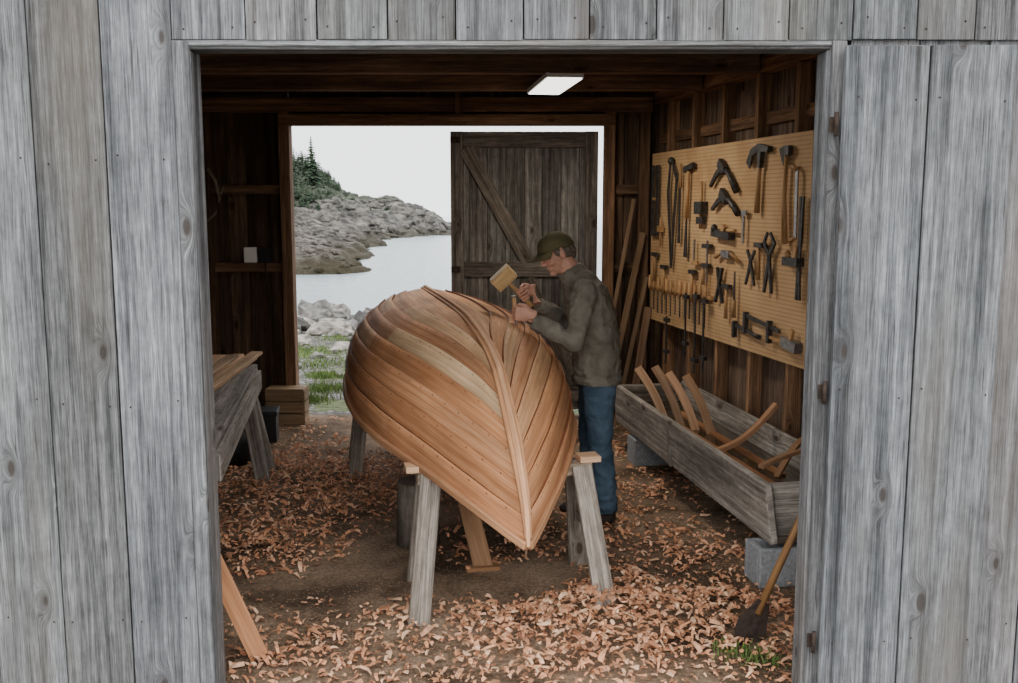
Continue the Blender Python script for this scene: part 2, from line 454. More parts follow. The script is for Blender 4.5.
dl=empty('door_1')
b=B()
y=YF-.055
for a,c in ((1.118,1.400),(1.400,1.685)):
    vb(b,a,c,y,.05,2.375,t=.026,nz=(.3,1.2,2.2))
b.rect([(1.13,y+.028,.4),(1.68,y+.028,.4)],.024,.12,(0,0,1),(.7,.7,.7))
b.rect([(1.13,y+.028,2.1),(1.68,y+.028,2.1)],.024,.12,(0,0,1),(.7,.7,.7))
b.obj('leaf_boards',[m_gray,m_rust],dl,bevel=.004)
b=B()
for z in (.28,1.2,2.12):
    b.tube([(1.104,YF-.045,z-.04),(1.104,YF-.045,z+.04)],.008,8,mat=0)
    b.rect([(1.104,YF-.028,z),(1.085,YF-.028,z)],.006,.05,(0,0,1))
b.obj('strap_hinges',[m_rust],dl)

# ---------------------------------------------------------------- interior walls
AX=V((-.185,1,0)).normalized(); PERP=V((AX.y,-AX.x,0))
def wall_side(xf,sgn):
    b=B(); y=3.5
    nrm=-PERP*sgn
    while y<8.5:
        w=R(.16,.21); y2=min(y+w,8.55); ym=(y+y2)/2
        p=V((xf(ym),ym,0))+PERP*sgn*.10
        g=R(1.6,2.5)
        b.rect([p+V((0,0,.01)),p+V((0,0,3.0))],(y2-y)*1.005,.02,nrm,(g*.95,g*1.04,g*1.18))
        y=y2
    for i in range(9):
        yy=3.75+i*.55; p=V((xf(yy),yy,0))+PERP*sgn*.045
        b.rect([p+V((0,0,.05)),p+V((0,0,2.68))],.05,.09,nrm,(3.6,3.3,2.9))
    for z,t in ((2.73,.09),(.04,.06)):
        p0=V((xf(3.56),3.56,z))+PERP*sgn*.04; p1=V((xf(8.48),8.48,z))+PERP*sgn*.04
        b.rect([p0,p1],.10,t,(0,0,1),(3.4,3.1,2.7))
    p0=V((xf(3.56),3.56,2.40))+PERP*sgn*.07; p1=V((xf(8.48),8.48,2.40))+PERP*sgn*.07
    b.rect([p0,p1],.04,.08,(0,0,1),(2.6,2.4,2.1))
    return b
b=wall_side(xr,1); b.obj('wall_right',[m_dark],bevel=.003)
b=wall_side(xl,-1); b.obj('wall_left',[m_dark],bevel=.003)
BXL,BXR,BZT=-1.84,.80,2.50
b=B()
x=-3.0
while x<BXL-.04:
    w=min(R(.15,.22),BXL-.02-x); vb(b,x,x+w,YB+.05,.01,3.0,mat=0,tint=tn(.6,1.4,.05)); x+=w
x=BXR+.04
while x<1.35:
    w=R(.12,.16); vb(b,x,x+w,YB+.05,.01,3.0,tint=tn(.8,1.5,.05)); x+=w
x=BXL-.02
while x<BXR+.05:
    w=.2; vb(b,x,x+w,YB+.05,BZT+.02,3.0,tint=tn(.7,1.2,.05)); x+=w
bk=(.4,.35,.3)
b.rect([((-3.1+BXL-.02)/2,YB+.075,.0),((-3.1+BXL-.02)/2,YB+.075,3.04)],BXL-.02+3.1,.02,(0,-1,0),bk)
b.rect([((1.45+BXR+.03)/2,YB+.075,.0),((1.45+BXR+.03)/2,YB+.075,3.04)],1.45-BXR-.03,.02,(0,-1,0),bk)
b.rect([((BXR+BXL)/2,YB+.075,BZT+.03),((BXR+BXL)/2,YB+.075,3.04)],BXR-BXL,.02,(0,-1,0),bk)
for z in (1.32,1.98,2.73):
    b.rect([(-2.9,YB-.0,z),(BXL-.06,YB-.0,z)],.05,.08,(0,0,1),(1.7,1.6,1.5))
    b.rect([(BXR+.07,YB,z),(1.18,YB,z)],.05,.08,(0,0,1),(1.3,1.25,1.2))
b.rect([(-2.55,YB-.01,.01),(-2.55,YB-.01,2.7)],.07,.08,(0,-1,0),(1.3,1.25,1.2))
b.rect([(1.14,YB-.02,.01),(1.14,YB-.02,2.7)],.09,.09,(0,-1,0),(1.5,1.4,1.3))
b.rect([(-2.9,YB-.02,2.68),(1.2,YB-.02,2.68)],.10,.12,(0,0,1),(2.2,2.0,1.8))
b.obj('wall_back',[m_dark,m_rust],bevel=.003)
b=B()
b.rect([(BXL-.045,YB-.01,.01),(BXL-.045,YB-.01,BZT+.12)],.09,.13,(0,-1,0),(2.2,2.05,1.9))
b.rect([(BXR+.045,YB-.01,.01),(BXR+.045,YB-.01,BZT+.12)],.09,.13,(0,-1,0),(2.2,2.0,1.8))
b.rect([(BXL-.09,YB-.02,BZT+.055),(BXR+.09,YB-.02,BZT+.055)],.12,.09,(0,0,1),(2.4,2.2,1.95))
b.obj('trim_2',[m_dark],bevel=.004)
# back door leaf
dl=empty('door_2'); b=B()
x=-.50
for i in range(8):
    vb(b,x,x+.1575,YB+.10,.06,2.47,tint=tn(.75,1.45,.04),gap=.003); x+=.1575
b.rect([(.13,YB+.118,.07),(.13,YB+.118,2.46)],1.25,.008,(0,-1,0),(.3,.28,.25))
b.obj('leaf_boards',[m_graybr,m_rust],dl,bevel=.003)
b=B(); y=YB+.075
tt=(1.05,.98,.92)
b.rect([(-.445,y,.06),(-.445,y,2.47)],.11,.03,(0,-1,0),tt)
b.rect([(.705,y,.06),(.705,y,2.47)],.11,.03,(0,-1,0),tt)
for z in (2.40,1.30,.2): b.rect([(-.39,y,z),(.65,y,z)],.03,.13,(0,0,1),tt)
b.rect([(-.37,y-.004,2.33),(.17,y-.004,1.36)],.12,.03,(0,-1,0),(1.4,1.28,1.16))
b.rect([(.15,y-.004,1.22),(.60,y-.004,.3)],.12,.03,(0,-1,0),(1.1,1.0,.9))
b.obj('leaf_frame',[m_graybr],dl,bevel=.004)
b=B()
for z in (1.30,2.40): b.rect([(-.50,y-.02,z),(-.42,y-.02,z)],.01,.05,(0,0,1))
b.obj('latches',[m_rust],dl)

# roof / ceiling
b=B()
y=3.3
while y<8.7:
    b.rect([(-3.15,y+.1,3.05),(3.2,y+.1,3.05)],.199,.025,(0,0,1),tn(1.2,1.9,.05)); y+=.2
for i in range(11):
    xx=-2.9+i*.55
    b.rect([V((xx+.9,3.55,2.965)),V((xx,8.5,2.965))],.05,.13,(0,0,1),tn(1.8,2.4,.04))
b.obj('ceiling',[m_dark])
b=B()
for y in (4.4,5.4,6.45,7.4):
    b.rect([(xl(y)+.02,y,2.75),(xr(y)-.02,y,2.75)],.09,.15,(0,0,1),tn(2.1,2.6,.04))
b.rect([(-1.9,5.4,2.845),(-1.1,8.3,2.845)],.18,.03,(0,0,1),(3.5,3.2,2.8))
b.rect([(-1.0,5.4,2.85),(-1.3,8.3,2.85)],.14,.03,(0,0,1),(4.5,4.,3.4))
b.rect([(0.9,5.4,2.845),(.5,8.3,2.845)],.14,.03,(0,0,1),(4.5,4.,3.4))
b.rect([(.1,5.4,2.85),(-.3,8.3,2.85)],.12,.03,(0,0,1),(3.4,3.0,2.6))
b.rect([(-.42,8.33,2.6),(-.42,8.33,2.82)],.05,.05,(0,-1,0),(1.5,1.4,1.3))
b.obj('ceiling_beams',[m_dark],bevel=.005)
fx=empty('ceiling_lamp')
b=B(); b.rect([(.355,6.42,2.665),(.25,7.35,2.665)],.24,.03,(0,0,1),(1,1,1))
b.rect([(.355,6.42,2.69),(.25,7.35,2.69)],.16,.04,(0,0,1),(1,1,1))
b.obj('housing',[m_white],fx)
m=M('lamp_diffuser'); m.set(m.b.inputs['Emission Color'],(1,.97,.88,1)); m.set(m.b.inputs['Emission Strength'],3.0)
b=B(); b.rect([(.355,6.44,2.645),(.252,7.33,2.645)],.22,.008,(0,0,1)); b.obj('diffuser',[m.fin((.9,.9,.9),.5)],fx)

# ---------------------------------------------------------------- pegboard
PO=V((1.195,8.33,0)); PE=V((.53,-2.62,0)).normalized(); PN=V((PE.y,-PE.x,0)); 
if PN.x>0: PN=-PN
L=2.68
def T(s,z,o=.015): return PO+PE*s+V((0,0,z))+PN*o
m=M('pegboard_hardboard'); uv=m.n('TexCoord').outputs['UV']; sp=m.n('SeparateXYZ',i0=uv)
def cell(k):
    return m.math('SUBTRACT',m.math('FRACT',m.math('DIVIDE',sp.outputs[k],.0254)),.5)
a,c=cell(0),cell(1)
d=m.math('ADD',m.math('MULTIPLY',a,a),m.math('MULTIPLY',c,c))
hole=m.math('LESS_THAN',d,.03)
nn=m.n('TexNoise',{},Vector=uv,Scale=2.5,Detail=6.0,Roughness=.65).outputs[0]
cc=m.ramp(nn,[(.3,(.43,.25,.115)),(.5,(.56,.36,.185)),(.7,(.64,.43,.23))])
cc=m.mix(m.math('MULTIPLY',hole,.85),cc,(.05,.03,.015))
m_peg=m.fin(cc,.65,Specular_IOR_Level=.2)
b=B()
b.rect([T(0,1.585,0),T(L,1.585,0)],1.37,.012,PN)
b.obj('pegboard',[m_peg])
def tool(name,parts):
    b=B()
    for p in parts:
        k=p[0]
        if k=='r': b.rect([T(s,z,o) for s,z,o in p[1]],p[2],p[3],PN,(1,1,1),p[4])
        elif k=='t': b.tube([T(s,z,o) for s,z,o in p[1]],p[2],8,PN,(1,1,1),p[3])
        elif k=='e': b.ell(T(*p[1]),p[2],None,(1,1,1),p[3],2)
    return b.obj(name,[m_metal,m_handle,m_steel],bevel=0)
o=.035
tool('frame_saw',[('r',[(.10,2.17,o),(.10,1.60,o)],.035,.02,0),('r',[(.22,2.17,o),(.22,1.60,o)],.03,.02,0),('r',[(.09,1.9,o),(.23,1.9,o)],.025,.015,1),('r',[(.09,1.61,o),(.23,1.61,o)],.025,.004,0),('t',[(.10,2.16,o),(.22,2.16,o)],.004,0)])
tool('caliper',[('r',[(.50,2.19,o),(.46,1.95,o),(.52,1.6,o),(.55,1.36,o)],[.025,.042,.036,.018],.008,0),('r',[(.53,2.19,o),(.64,2.05,o),(.60,1.75,o),(.56,1.36,o)],[.025,.042,.036,.018],.008,0),('e',(.515,2.19,o),(.03,.03,.03),0)])
tool('slick_chisel',[('t',[(.88,2.10,o),(.86,1.75,o)],[.014,.018],1),('r',[(.86,1.75,o),(.85,1.46,o)],[.02,.06],.008,0),('r',[(.80,2.11,o),(.98,2.14,o)],.04,.03,0)])
tool('mallet',[('r',[(1.07,1.83,o),(1.2,1.83,o)],.09,.06,0),('t',[(1.135,2.02,o),(1.135,1.68,o)],.013,1),('r',[(1.08,1.74,o),(1.19,1.74,o)],.05,.03,0)])
def handadze(name,s,z,k=1.0):
    tool(name,[('r',[(s,z-.13*k,o),(s+.10,z-.05*k,o),(s+.20,z+.0,o)],[.02,.034,.046],.022,0),
      ('t',[(s+.19,z,o),(s+.30,z-.05*k,o),(s+.43,z-.17*k,o)],[.017,.018,.022],0),
      ('r',[(s+.15,z+.03,o),(s+.24,z-.03,o)],.06,.035,0)])
handadze('hand_adze',1.30,2.11)
handadze('hand_adze',1.34,1.91,.7)
tool('block_plane',[('r',[(1.38,1.66,.035),(1.68,1.64,.035)],.05,.05,0),('e',(1.42,1.69,.05),(.025,.025,.03),0),('r',[(1.55,1.66,.04),(1.58,1.71,.04)],.04,.03,1),('t',[(1.62,1.68,.04),(1.75,1.68,.04)],.012,1)])
tool('spokeshave',[('t',[(1.42,1.49,o),(1.54,1.53,o),(1.66,1.53,o),(1.80,1.48,o)],[.015,.01,.01,.015],1),('r',[(1.54,1.52,o),(1.67,1.52,o)],.05,.03,2)])
tool('adze',[('t',[(2.08,2.18,o),(2.06,2.0,o),(2.05,1.80,o)],[.014,.016,.02],1),('r',[(1.90,2.10,o),(1.96,2.18,o),(2.07,2.205,o),(2.20,2.19,o)],[.07,.05,.05,.035],[.006,.02,.035,.03],0),('r',[(2.08,2.2,o),(2.08,2.08,o)],[.05,.03],.03,0)])
tool('felling_axe',[('t',[(2.43,2.2,o),(2.41,1.9,o),(2.44,1.62,o)],[.014,.015,.02],1),('r',[(2.36,2.13,o),(2.43,2.17,o),(2.47,2.17,o)],[.12,.06,.055],[.006,.03,.03],0)])
tool('drawknife',[('r',[(2.56,2.05,o),(2.57,1.66,o)],.03,.008,2),('t',[(2.56,2.05,o),(2.50,2.08,o)],.012,1),('t',[(2.57,1.66,o),(2.50,1.64,o)],.012,1)])
tool('bar_clamp',[('r',[(1.27,1.6,o),(1.27,1.30,o)],.018,.01,2),('r',[(1.20,1.56,o),(1.34,1.56,o)],.03,.03,0),('r',[(1.20,1.42,o),(1.32,1.42,o)],.03,.03,0),('t',[(1.21,1.42,o),(1.21,1.28,o)],[.01,.016],1)])
tool('spring_clamp',[('r',[(1.46,1.42,o),(1.50,1.31,o),(1.44,1.18,o)],.022,.02,0),('r',[(1.54,1.42,o),(1.50,1.31,o),(1.56,1.18,o)],.022,.02,0)])
tool('pincers',[('r',[(1.93,1.56,o),(1.99,1.49,o),(1.92,1.34,o)],[.02,.03,.018],.012,0),('r',[(2.04,1.56,o),(1.98,1.49,o),(2.05,1.34,o)],[.02,.03,.018],.012,0)])
tool('nippers',[('r',[(2.21,1.68,o),(2.17,1.62,o),(2.25,1.54,o),(2.19,1.31,o)],[.015,.03,.035,.018],.014,0),('r',[(2.25,1.68,o),(2.31,1.62,o),(2.24,1.54,o),(2.29,1.31,o)],[.015,.03,.035,.018],.014,0)])
tool('wood_rasp',[('r',[(1.75,1.41,o),(1.75,1.22,o)],[.012,.028],.006,0),('t',[(1.75,1.22,o),(1.75,1.10,o)],[.012,.017],1)])
tool('c_clamp',[('r',[(1.92,1.14,o),(2.42,1.09,o)],.022,.012,0),('r',[(1.94,1.16,o),(1.94,1.02,o)],.03,.03,0),('r',[(2.28,1.14,o),(2.28,1.0,o)],.03,.03,0),('t',[(2.28,1.04,o),(2.48,1.02,o)],[.01,.016],1)])
tool('c_clamp',[('r',[(1.75,1.06,o),(2.05,1.03,o)],.022,.012,0),('r',[(1.77,1.08,o),(1.77,.97,o)],.028,.03,0),('t',[(2.0,1.03,o),(2.15,1.02,o)],[.01,.016],0)])
tool('smoothing_plane',[('r',[(2.46,1.52,.035),(2.64,1.52,.035)],.05,.05,0),('e',(2.5,1.56,.045),(.02,.02,.03),1),('r',[(2.58,1.54,.04),(2.6,1.61,.04)],.03,.02,1)])
tool('rabbet_plane',[('r',[(2.48,1.04,.035),(2.66,1.02,.035)],.06,.05,2),('r',[(2.56,1.06,.035),(2.58,1.12,.035)],.03,.02,1)])
tool('try_square',[('r',[(1.03,1.60,o),(1.03,1.42,o)],.02,.008,2),('r',[(.99,1.43,o),(1.10,1.43,o)],.03,.015,1)])
tool('tongs',[('r',[(2.62,1.9,o),(2.62,1.5,o),(2.61,1.3,o)],.02,.01,0),('r',[(2.65,1.9,o),(2.63,1.5,o),(2.65,1.3,o)],.02,.01,0)])
tool('socket_slick',[('t',[(.72,2.16,o),(.72,1.98,o)],[.012,.015],1),('r',[(.72,1.98,o),(.71,1.56,o)],[.018,.04],.008,0)])
tool('wrench',[('r',[(1.86,1.78,o),(1.86,1.60,o)],.022,.01,2),('r',[(1.83,1.80,o),(1.90,1.80,o)],.035,.012,2)])
tool('marking_gauge',[('t',[(.30,1.75,o),(.30,1.52,o)],.008,1),('r',[(.26,1.66,o),(.34,1.66,o)],.05,.03,1)])
for nm,s,z in (('claw_hammer',2.10,1.60),('ball_peen_hammer',1.62,1.30),('brace_drill',.40,1.36),('caulking_iron',.18,1.45),('cross_peen_hammer',1.0,1.36)):
    tool(nm,[('t',[(s,z,o),(s,z-.22,o)],[.01,.014],1),('r',[(s-.05,z,o),(s+.06,z,o)],.03,.03,0)])
for i in range(13):
    s=.08+i*.098; z=1.26-R(0,.015)
    tool('wood_chisel',[('t',[(s,z+.02,o),(s,z-.06,o),(s,z-.10,o)],[.013,.016,.011],1),('r',[(s,z-.10,o),(s,z-.24-R(0,.05),o)],R(.012,.022),.005,0)])
tool('chisel_rack',[('r',[(.02,1.19,.02),(1.34,1.19,.02)],.03,.02,1)])
for s,z0,z1 in ((.95,1.20,.72),(1.14,1.22,.62),(1.3,1.2,.66),(.55,.98,.60)):
    tool('sash_clamp',[('r',[(s,z0,.06),(s,z1,.06)],.018,.01,0),('r',[(s-.03,z0-.03,.06),(s+.05,z0-.03,.06)],.03,.03,0),('r',[(s-.03,z1+.1,.06),(s+.05,z1+.1,.06)],.03,.03,0)])

# ---------------------------------------------------------------- BOAT
boat=empty('wooden_rowboat')
hbT=[(0,0.0),(.1,.06),(.25,.14),(.45,.24),(.7,.345),(.95,.435),(1.2,.51),(1.6,.585),(2.2,.625),(2.8,.59),(3.4,.46)]
zsT=[(0,.50),(.3,.58),(.6,.64),(.9,.668),(1.4,.695),(2.2,.72),(3.4,.75)]
zkT=[(0,1.10),(.05,1.145),(.1,1.178),(.25,1.228),(.4,1.247),(.7,1.247),(1,1.236)]
stT=[(0,0),(.26,.055),(.48,.17),(.67,.3),(.9,.5),(1,.6)]
BA=V((-.2,1,0)); BL=V((.981,.196,0)); BO=V((.075,3.80,0))
def HP(t,phi,sd):
    Wd=cr(3.4*t,hbT); k=sst(0,.45,t)
    a=lerp(1.4,.78,k); bb=lerp(1.05,.80,k)
    cphi=max(0,math.cos(phi)); sphi=max(0,math.sin(phi))
    x=Wd*cphi**a; ze=sphi**bb
    z=lerp(cr(3.4*t,zsT),cr(t,zkT),ze)
    s=cr(ze,stT)*(1-t)+3.4*t
    return BO+BA*s+BL*x*sd+V((0,0,z))
def HN(t,phi,sd):
    e=.004
    t0,t1=max(0,t-e),min(1,t+e); p0,p1=max(0,phi-e),min(math.pi/2-.001,phi+e)
    a=HP(t1,phi,sd)-HP(t0,phi,sd); c=HP(t,p1,sd)-HP(t,p0,sd)
    n=a.cross(c)
    if n.length<1e-9: return BL*sd
    n.normalize()
    if n.dot(BL*sd+V((0,0,.6)))<0: n=-n
    return n
b=B(); NS=8; NT_=56; TH=.013
tints=[(.93,.78,.69),(.80,.66,.57),(1.0,.88,.80),(.85,.71,.61),(1.13,1.32,1.38),(.88,.77,.71),(1.08,1.16,1.14),(.93,.86,.80)]
tints2=[(1.0,.86,.77),(.86,.73,.64),(.93,.80,.70),(1.06,1.06,1.0),(.95,.86,.80),(1.08,1.16,1.16),(.92,.84,.76),(1.02,1.0,.95)]
phis=[(math.pi/2-.03)*(k/NS)**.97 for k in range(NS+1)]
for sd in (-1,1):
    for k in range(NS):
        cut=R(.3,.7); u0=R(0,10)
        NSEG=3
        rows=[]; acc=0; prev=None
        for i in range(NT_+1):
            t=(i/NT_)**1.25; row=[]
            f=min(1,.15+t/.07)
            for j in range(NSEG+1):
                q=j/NSEG; ph=lerp(phis[k],phis[k+1],q)
                row.append(HP(t,ph,sd)+HN(t,ph,sd)*(TH*q*f))
            row.append(HP(t,phis[k+1],sd)-HN(t,phis[k+1],sd)*.002)
            if prev: acc+=(row[1]-prev[1]).length
            prev=row
            vs=[b.bm.verts.new(p) for p in row]
            dv=[0]*(NSEG+2)
            for j in range(NSEG-1,-1,-1): dv[j]=dv[j+1]+(row[j]-row[j+1]).length
            rows.append((vs,acc,dv,t))
        for i in range(NT_):
            va,ua,da,ta=rows[i]; vb_,ub,db,tb=rows[i+1]
            tint=tints[k] if ((ta<cut)==(sd<0)) else tints2[k]
            for j in range(NSEG):
                b.face([va[j],va[j+1],vb_[j+1],vb_[j]],[(ua+u0,da[j]),(ua+u0,da[j+1]),(ub+u0,db[j+1]),(ub+u0,db[j])],tint,0,True)
            j=NSEG
            lt=(.26,.18,.13) if sd<0 else (.38,.28,.22)
            b.face([va[j],va[j+1],vb_[j+1],vb_[j]],[(ua+u0,2.1),(ua+u0,2.1+TH),(ub+u0,2.1+TH),(ub+u0,2.1)],lt,0,False)
b.obj('lapstrake_planking',[m_hull],boat)
b=B(); ring=[]
for sd in (-1,1):
    seq=[i*math.pi/2/14 for i in range(15)]
    if sd==1: seq=seq[::-1][1:]
    for ph in seq: ring.append(HP(.995,ph,sd))
vs=[b.bm.verts.new(p) for p in ring]; b.face(vs,[(p.x,p.z) for p in ring],(.9,.8,.7),0)
off=BA*.03; vs2=[b.bm.verts.new(p+off) for p in ring]; b.face(vs2[::-1],[(p.x,p.z) for p in ring[::-1]],(.9,.8,.7),0)
for i in range(len(vs)):
    j=(i+1)%len(vs); b.face([vs[i],vs2[i],vs2[j],vs[j]],[(0,0),(.03,0),(.03,.05),(0,.05)],(.9,.8,.7),0)
b.obj('transom',[m_cedar],boat,fixn=True)
b=B(); pts=[]
for i in range(30):
    t=1.02-i/29*1.02; tt=max(t,0); p=HP(min(tt,1),math.pi/2,1)+V((0,0,.016))
    if t>1: p+=BA*3.4*(t-1)
    pts.append(p)
for i in range(1,17):
    ze=1-i/16
    ph=math.asin(max(0,ze)**(1/1.05)); p=HP(0,ph,1)
    p+= V((.2,-1,0)).normalized()*.010+V((0,0,.006*ze)); pts.append(p)
n=len(pts)
b.rect(pts,[.034]*(n-2)+[.026,.018],[.026]*(n-10)+[lerp(.026,.016,i/9) for i in range(10)],BL,(1.10,.94,.84),0)
b.obj('keel_and_stem',[m_cedar],boat,bevel=.003)
b=B()
pts=[p+V((0,0,-.006)) for p in pts]
b.rect(pts[:-1],.020,[.062]*(n-11)+[lerp(.062,.03,i/9) for i in range(10)],BL,(.90,.72,.60),0)
b.obj('keel_batten',[m_cedar],boat,bevel=.003)
b=B()
for sd in (-1,1):
    pts=[]
    for i in range(50):
        t=(i/49)**1.2; p=HP(t,0,sd); n=HN(t,0.02,sd); n.z=0; n.normalize()
        pts.append(p+n*.010+V((0,0,.004)))
    b.rect(pts,.024,.034,(0,0,1),(.88,.72,.62),0)
b.obj('gunwale_rails',[m_cedar],boat,bevel=.004)
b=B()
for i in range(9):
    t=.15+i*.095
    for sd in (-1,1):
        b.rect([HP(t,ph,sd)-HN(t,ph,sd)*.012 for ph in [j*math.pi/2/10*.99 for j in range(11)]],.02,.012,BA,(.9,.85,.8),0)
b.obj('ribs',[m_cedar],boat)

# ---------------------------------------------------------------- sawhorses
def sawhorse(c0,c1,h,feet,ext=0.06,top=.10,mats=m_graybr,name='sawhorse'):
    e=empty(name); b=B()
    c0=V(c0);c1=V(c1); d=(c1-c0).normalized()
    b.rect([c0-d*ext+V((0,0,h-.03)),c1+d*ext+V((0,0,h-.03))],top,.06,(0,0,1),(2.4,2.0,1.6))
    b.obj('beam',[mats],e,bevel=.005)
    b=B(); side=V((-d.y,d.x,0))
    for k,(c,pair) in enumerate(((c0,feet[0]),(c1,feet[1]))):
        for f in pair:
            f=V((f[0],f[1],0)); s=1 if (f-c).dot(side)>0 else -1
            tp=c+side*s*.062+V((0,0,h-.005)); g=R(2.0,2.4)
            b.rect([f+V((0,0,.0)),tp],.095,.035,side,(g,g*.94,g*.86))
        m0=(V((*pair[0],0))*.45+V((*c[:2],0))*.55)+V((0,0,h*.55)); m1=(V((*pair[1],0))*.45+V((*c[:2],0))*.55)+V((0,0,h*.55))
        b.rect([m0,m1],.022,.09,(0,0,1),(1.7,1.5,1.3))
    b.obj('legs',[mats],e,bevel=.004)
    return e
sawhorse((-.37,4.47,0),(.33,4.63,0),.632,(((-.40,4.17),(-.46,4.72)),((.45,4.40),(.36,4.92))))
sawhorse((-1.0,6.75,0),(-.02,6.95,0),.70,(((-1.05,6.55),(-1.12,7.0)),((.08,6.7),(.0,7.2))))
b=B(); b.rect([(-.48,4.44,.648),(-.385,4.462,.648)],.10,.03,(0,0,1),(1.05,1.05,1.05)); b.rect([(.33,4.63,.648),(.43,4.652,.648)],.10,.03,(0,0,1),(1.1,1.1,1.1))
b.obj('wood_shim',[m_cedar],bevel=.003)
b=B(); b.rect([(-.13,4.86,0.012),(-.30,5.12,.62)],.10,.025,(.0,-1,.3),(.55,.48,.42)); b.rect([(-.22,4.83,.013),(-.05,4.87,.013)],.06,.024,(0,0,1),(.8,.66,.55))
b.obj('prop_board',[m_cedar],bevel=.003)
b=B(); b.tube([(-.50,5.25,.0),(-.50,5.25,.36)],[.12,.11],14,tint=(1.2,1.1,1.0)); b.obj('chopping_block',[m_graybr])

# ---------------------------------------------------------------- trough
tr=empty('steaming_trough'); b=B()
A0=V((.84,7.38,0)); A1=V((1.29,4.62,0)); td=(A1-A0).normalized(); ts=V((-td.y,td.x,0)); 
if ts.x<0: ts=-ts
Wt=.46; zb,zt=.215,.52
for sd,off in ((0,-.0),(1,Wt)):
    sl=-.045 if sd==0 else .045
    p0=A0+ts*(off+sl*.5); p1=A1+ts*(off+sl*.5)
    hgt=math.hypot(zt-zb,sl)
    upv=(ts*(zt-zb)*(-1 if sd==0 else 1)+V((0,0,-sl if sd else sl)))
    b.rect([p0+V((0,0,(zb+zt)/2)),p1+V((0,0,(zb+zt)/2))],hgt,.04,upv,(2.1,2.03,1.92))
b.rect([A0+ts*Wt/2+V((0,0,zb+.02)),A1+ts*Wt/2+V((0,0,zb+.02))],Wt+.02,.035,(0,0,1),(.7,.6,.5))
for P in (A0+td*.05,A1-td*.05):
    b.rect([P+ts*-.02+V((0,0,(zb+zt)/2)),P+ts*(Wt+.02)+V((0,0,(zb+zt)/2))],.04,zt-zb-.02,(0,0,1),(2.1,2.03,1.92))
b.rect([A0+ts*(-.05)+V((0,0,zt-.02))+td*1.3,A0+ts*(-.03)+V((0,0,zb))+td*1.3],.05,.02,ts,(1.5,1.45,1.4))
b.obj('box_boards',[m_graybr],tr,bevel=.006)
m_wet=plain('trough_water',(.05,.035,.02),.08,0,.2,3,.05,.6)
b=B(); b.rect([A0+ts*Wt/2+td*.08+V((0,0,.38)),A1+ts*Wt/2-td*.08+V((0,0,.38))],Wt-.03,.004,(0,0,1)); b.obj('soaking_water',[m_wet],tr)
def arc(p,q,sag,n=8):
    p=V(p);q=V(q); return [p.lerp(q,i/n)+V(sag)*math.sin(math.pi*i/n) for i in range(n+1)]
b=B()
def tp(a,w,z): return A0+td*a+ts*w+V((0,0,z))
for a,w,dx,dw,z in ((.90,.10,-.25,-.16,.74),(1.0,.17,-.25,-.14,.76),(1.08,.24,-.25,-.14,.73),(1.2,.30,-.25,-.12,.73)):
    b.rect(arc(tp(a,w,.30),tp(a+dx,w+dw,z),(.015,.0,.03)),.055,.016,td,tn(.8,1.0,.06),0)
b.rect(arc(tp(1.75,.10,.42),tp(1.62,.52,.66),(0,0,-.05)),.035,.03,(0,0,1),(.8,.68,.6))
b.rect(arc(tp(2.35,.2,.42),tp(2.1,.50,.58),(0,0,.04)),.035,.02,(0,0,1),(.6,.5,.42))
b.rect(arc(tp(2.55,.02,.54),tp(2.35,.5,.56),(0,0,.03)),.035,.02,(0,0,1),(.75,.65,.58))
b.rect(arc(tp(.5,.3,.385),tp(2.2,.3,.39),(0,0,0)),.05,.015,(0,0,1),(.6,.45,.35))
b.rect(arc(tp(.9,.16,.385),tp(2.5,.18,.388),(0,0,0)),.04,.015,(0,0,1),(.55,.42,.33))
b.obj('soaking_rib_strips',[m_cedar],tr,bevel=.002)
def block(c,ang,w=.40,d=.19,h=.195):
    b=B(); c=V(c); dx=V((math.cos(ang),math.sin(ang),0)); dy=V((-dx.y,dx.x,0))
    for s in (-1,1): b.rect([c+dx*(-w/2)+dy*s*(d/2-.017)+V((0,0,h/2)),c+dx*(w/2)+dy*s*(d/2-.017)+V((0,0,h/2))],.034,h,(0,0,1))
    for s in (-1,0,1): b.rect([c+dx*s*(w/2-.017)-dy*(d/2-.03)+V((0,0,h/2)),c+dx*s*(w/2-.017)+dy*(d/2-.03)+V((0,0,h/2))],.034,h,(0,0,1))
    return b.obj('concrete_block',[m_conc],bevel=.006)
an=math.atan2(ts.y,ts.x)
block(A0+td*.42+ts*.20+V((0,0,.002)),an,.46); block(A1-td*.08+ts*.14+V((0,0,.002)),an,.44)

b=B()
b.tube([(1.06,4.03,.12),(1.30,4.12,.62),(1.62,4.2,1.22)],[.017,.016,.015],10,mat=0,tint=(.55,.5,.46))
b.rect([(1.09,4.04,.17),(1.04,4.02,.08),(1.01,3.99,.02),(.97,3.97,.006)],[.05,.14,.15,.08],[.02,.006,.005,.004],(.3,-.9,.3),(1,1,1),1)
b.obj('shovel',[m_handle,m_rust])
b=B(); b.rect([(-1.02,3.84,.012),(-1.22,3.90,.42)],.075,.022,(.3,-1,.1),(.85,.64,.52)); b.obj('cedar_board',[m_cedar],bevel=.002)
for (a,c,w) in (((.80,8.30,0),(1.13,8.40,1.62),.05),((.90,8.25,0),(1.16,8.36,1.25),.035),((.72,8.32,0),(1.05,8.42,1.9),.03),((1.0,8.1,0),(1.17,8.28,1.0),.06)):
    b=B(); b.rect([V(a),V(c)],w,.02,(0,-1,0.1),tn(.3,.5,.05)); b.obj('lumber_strip',[m_cedar])

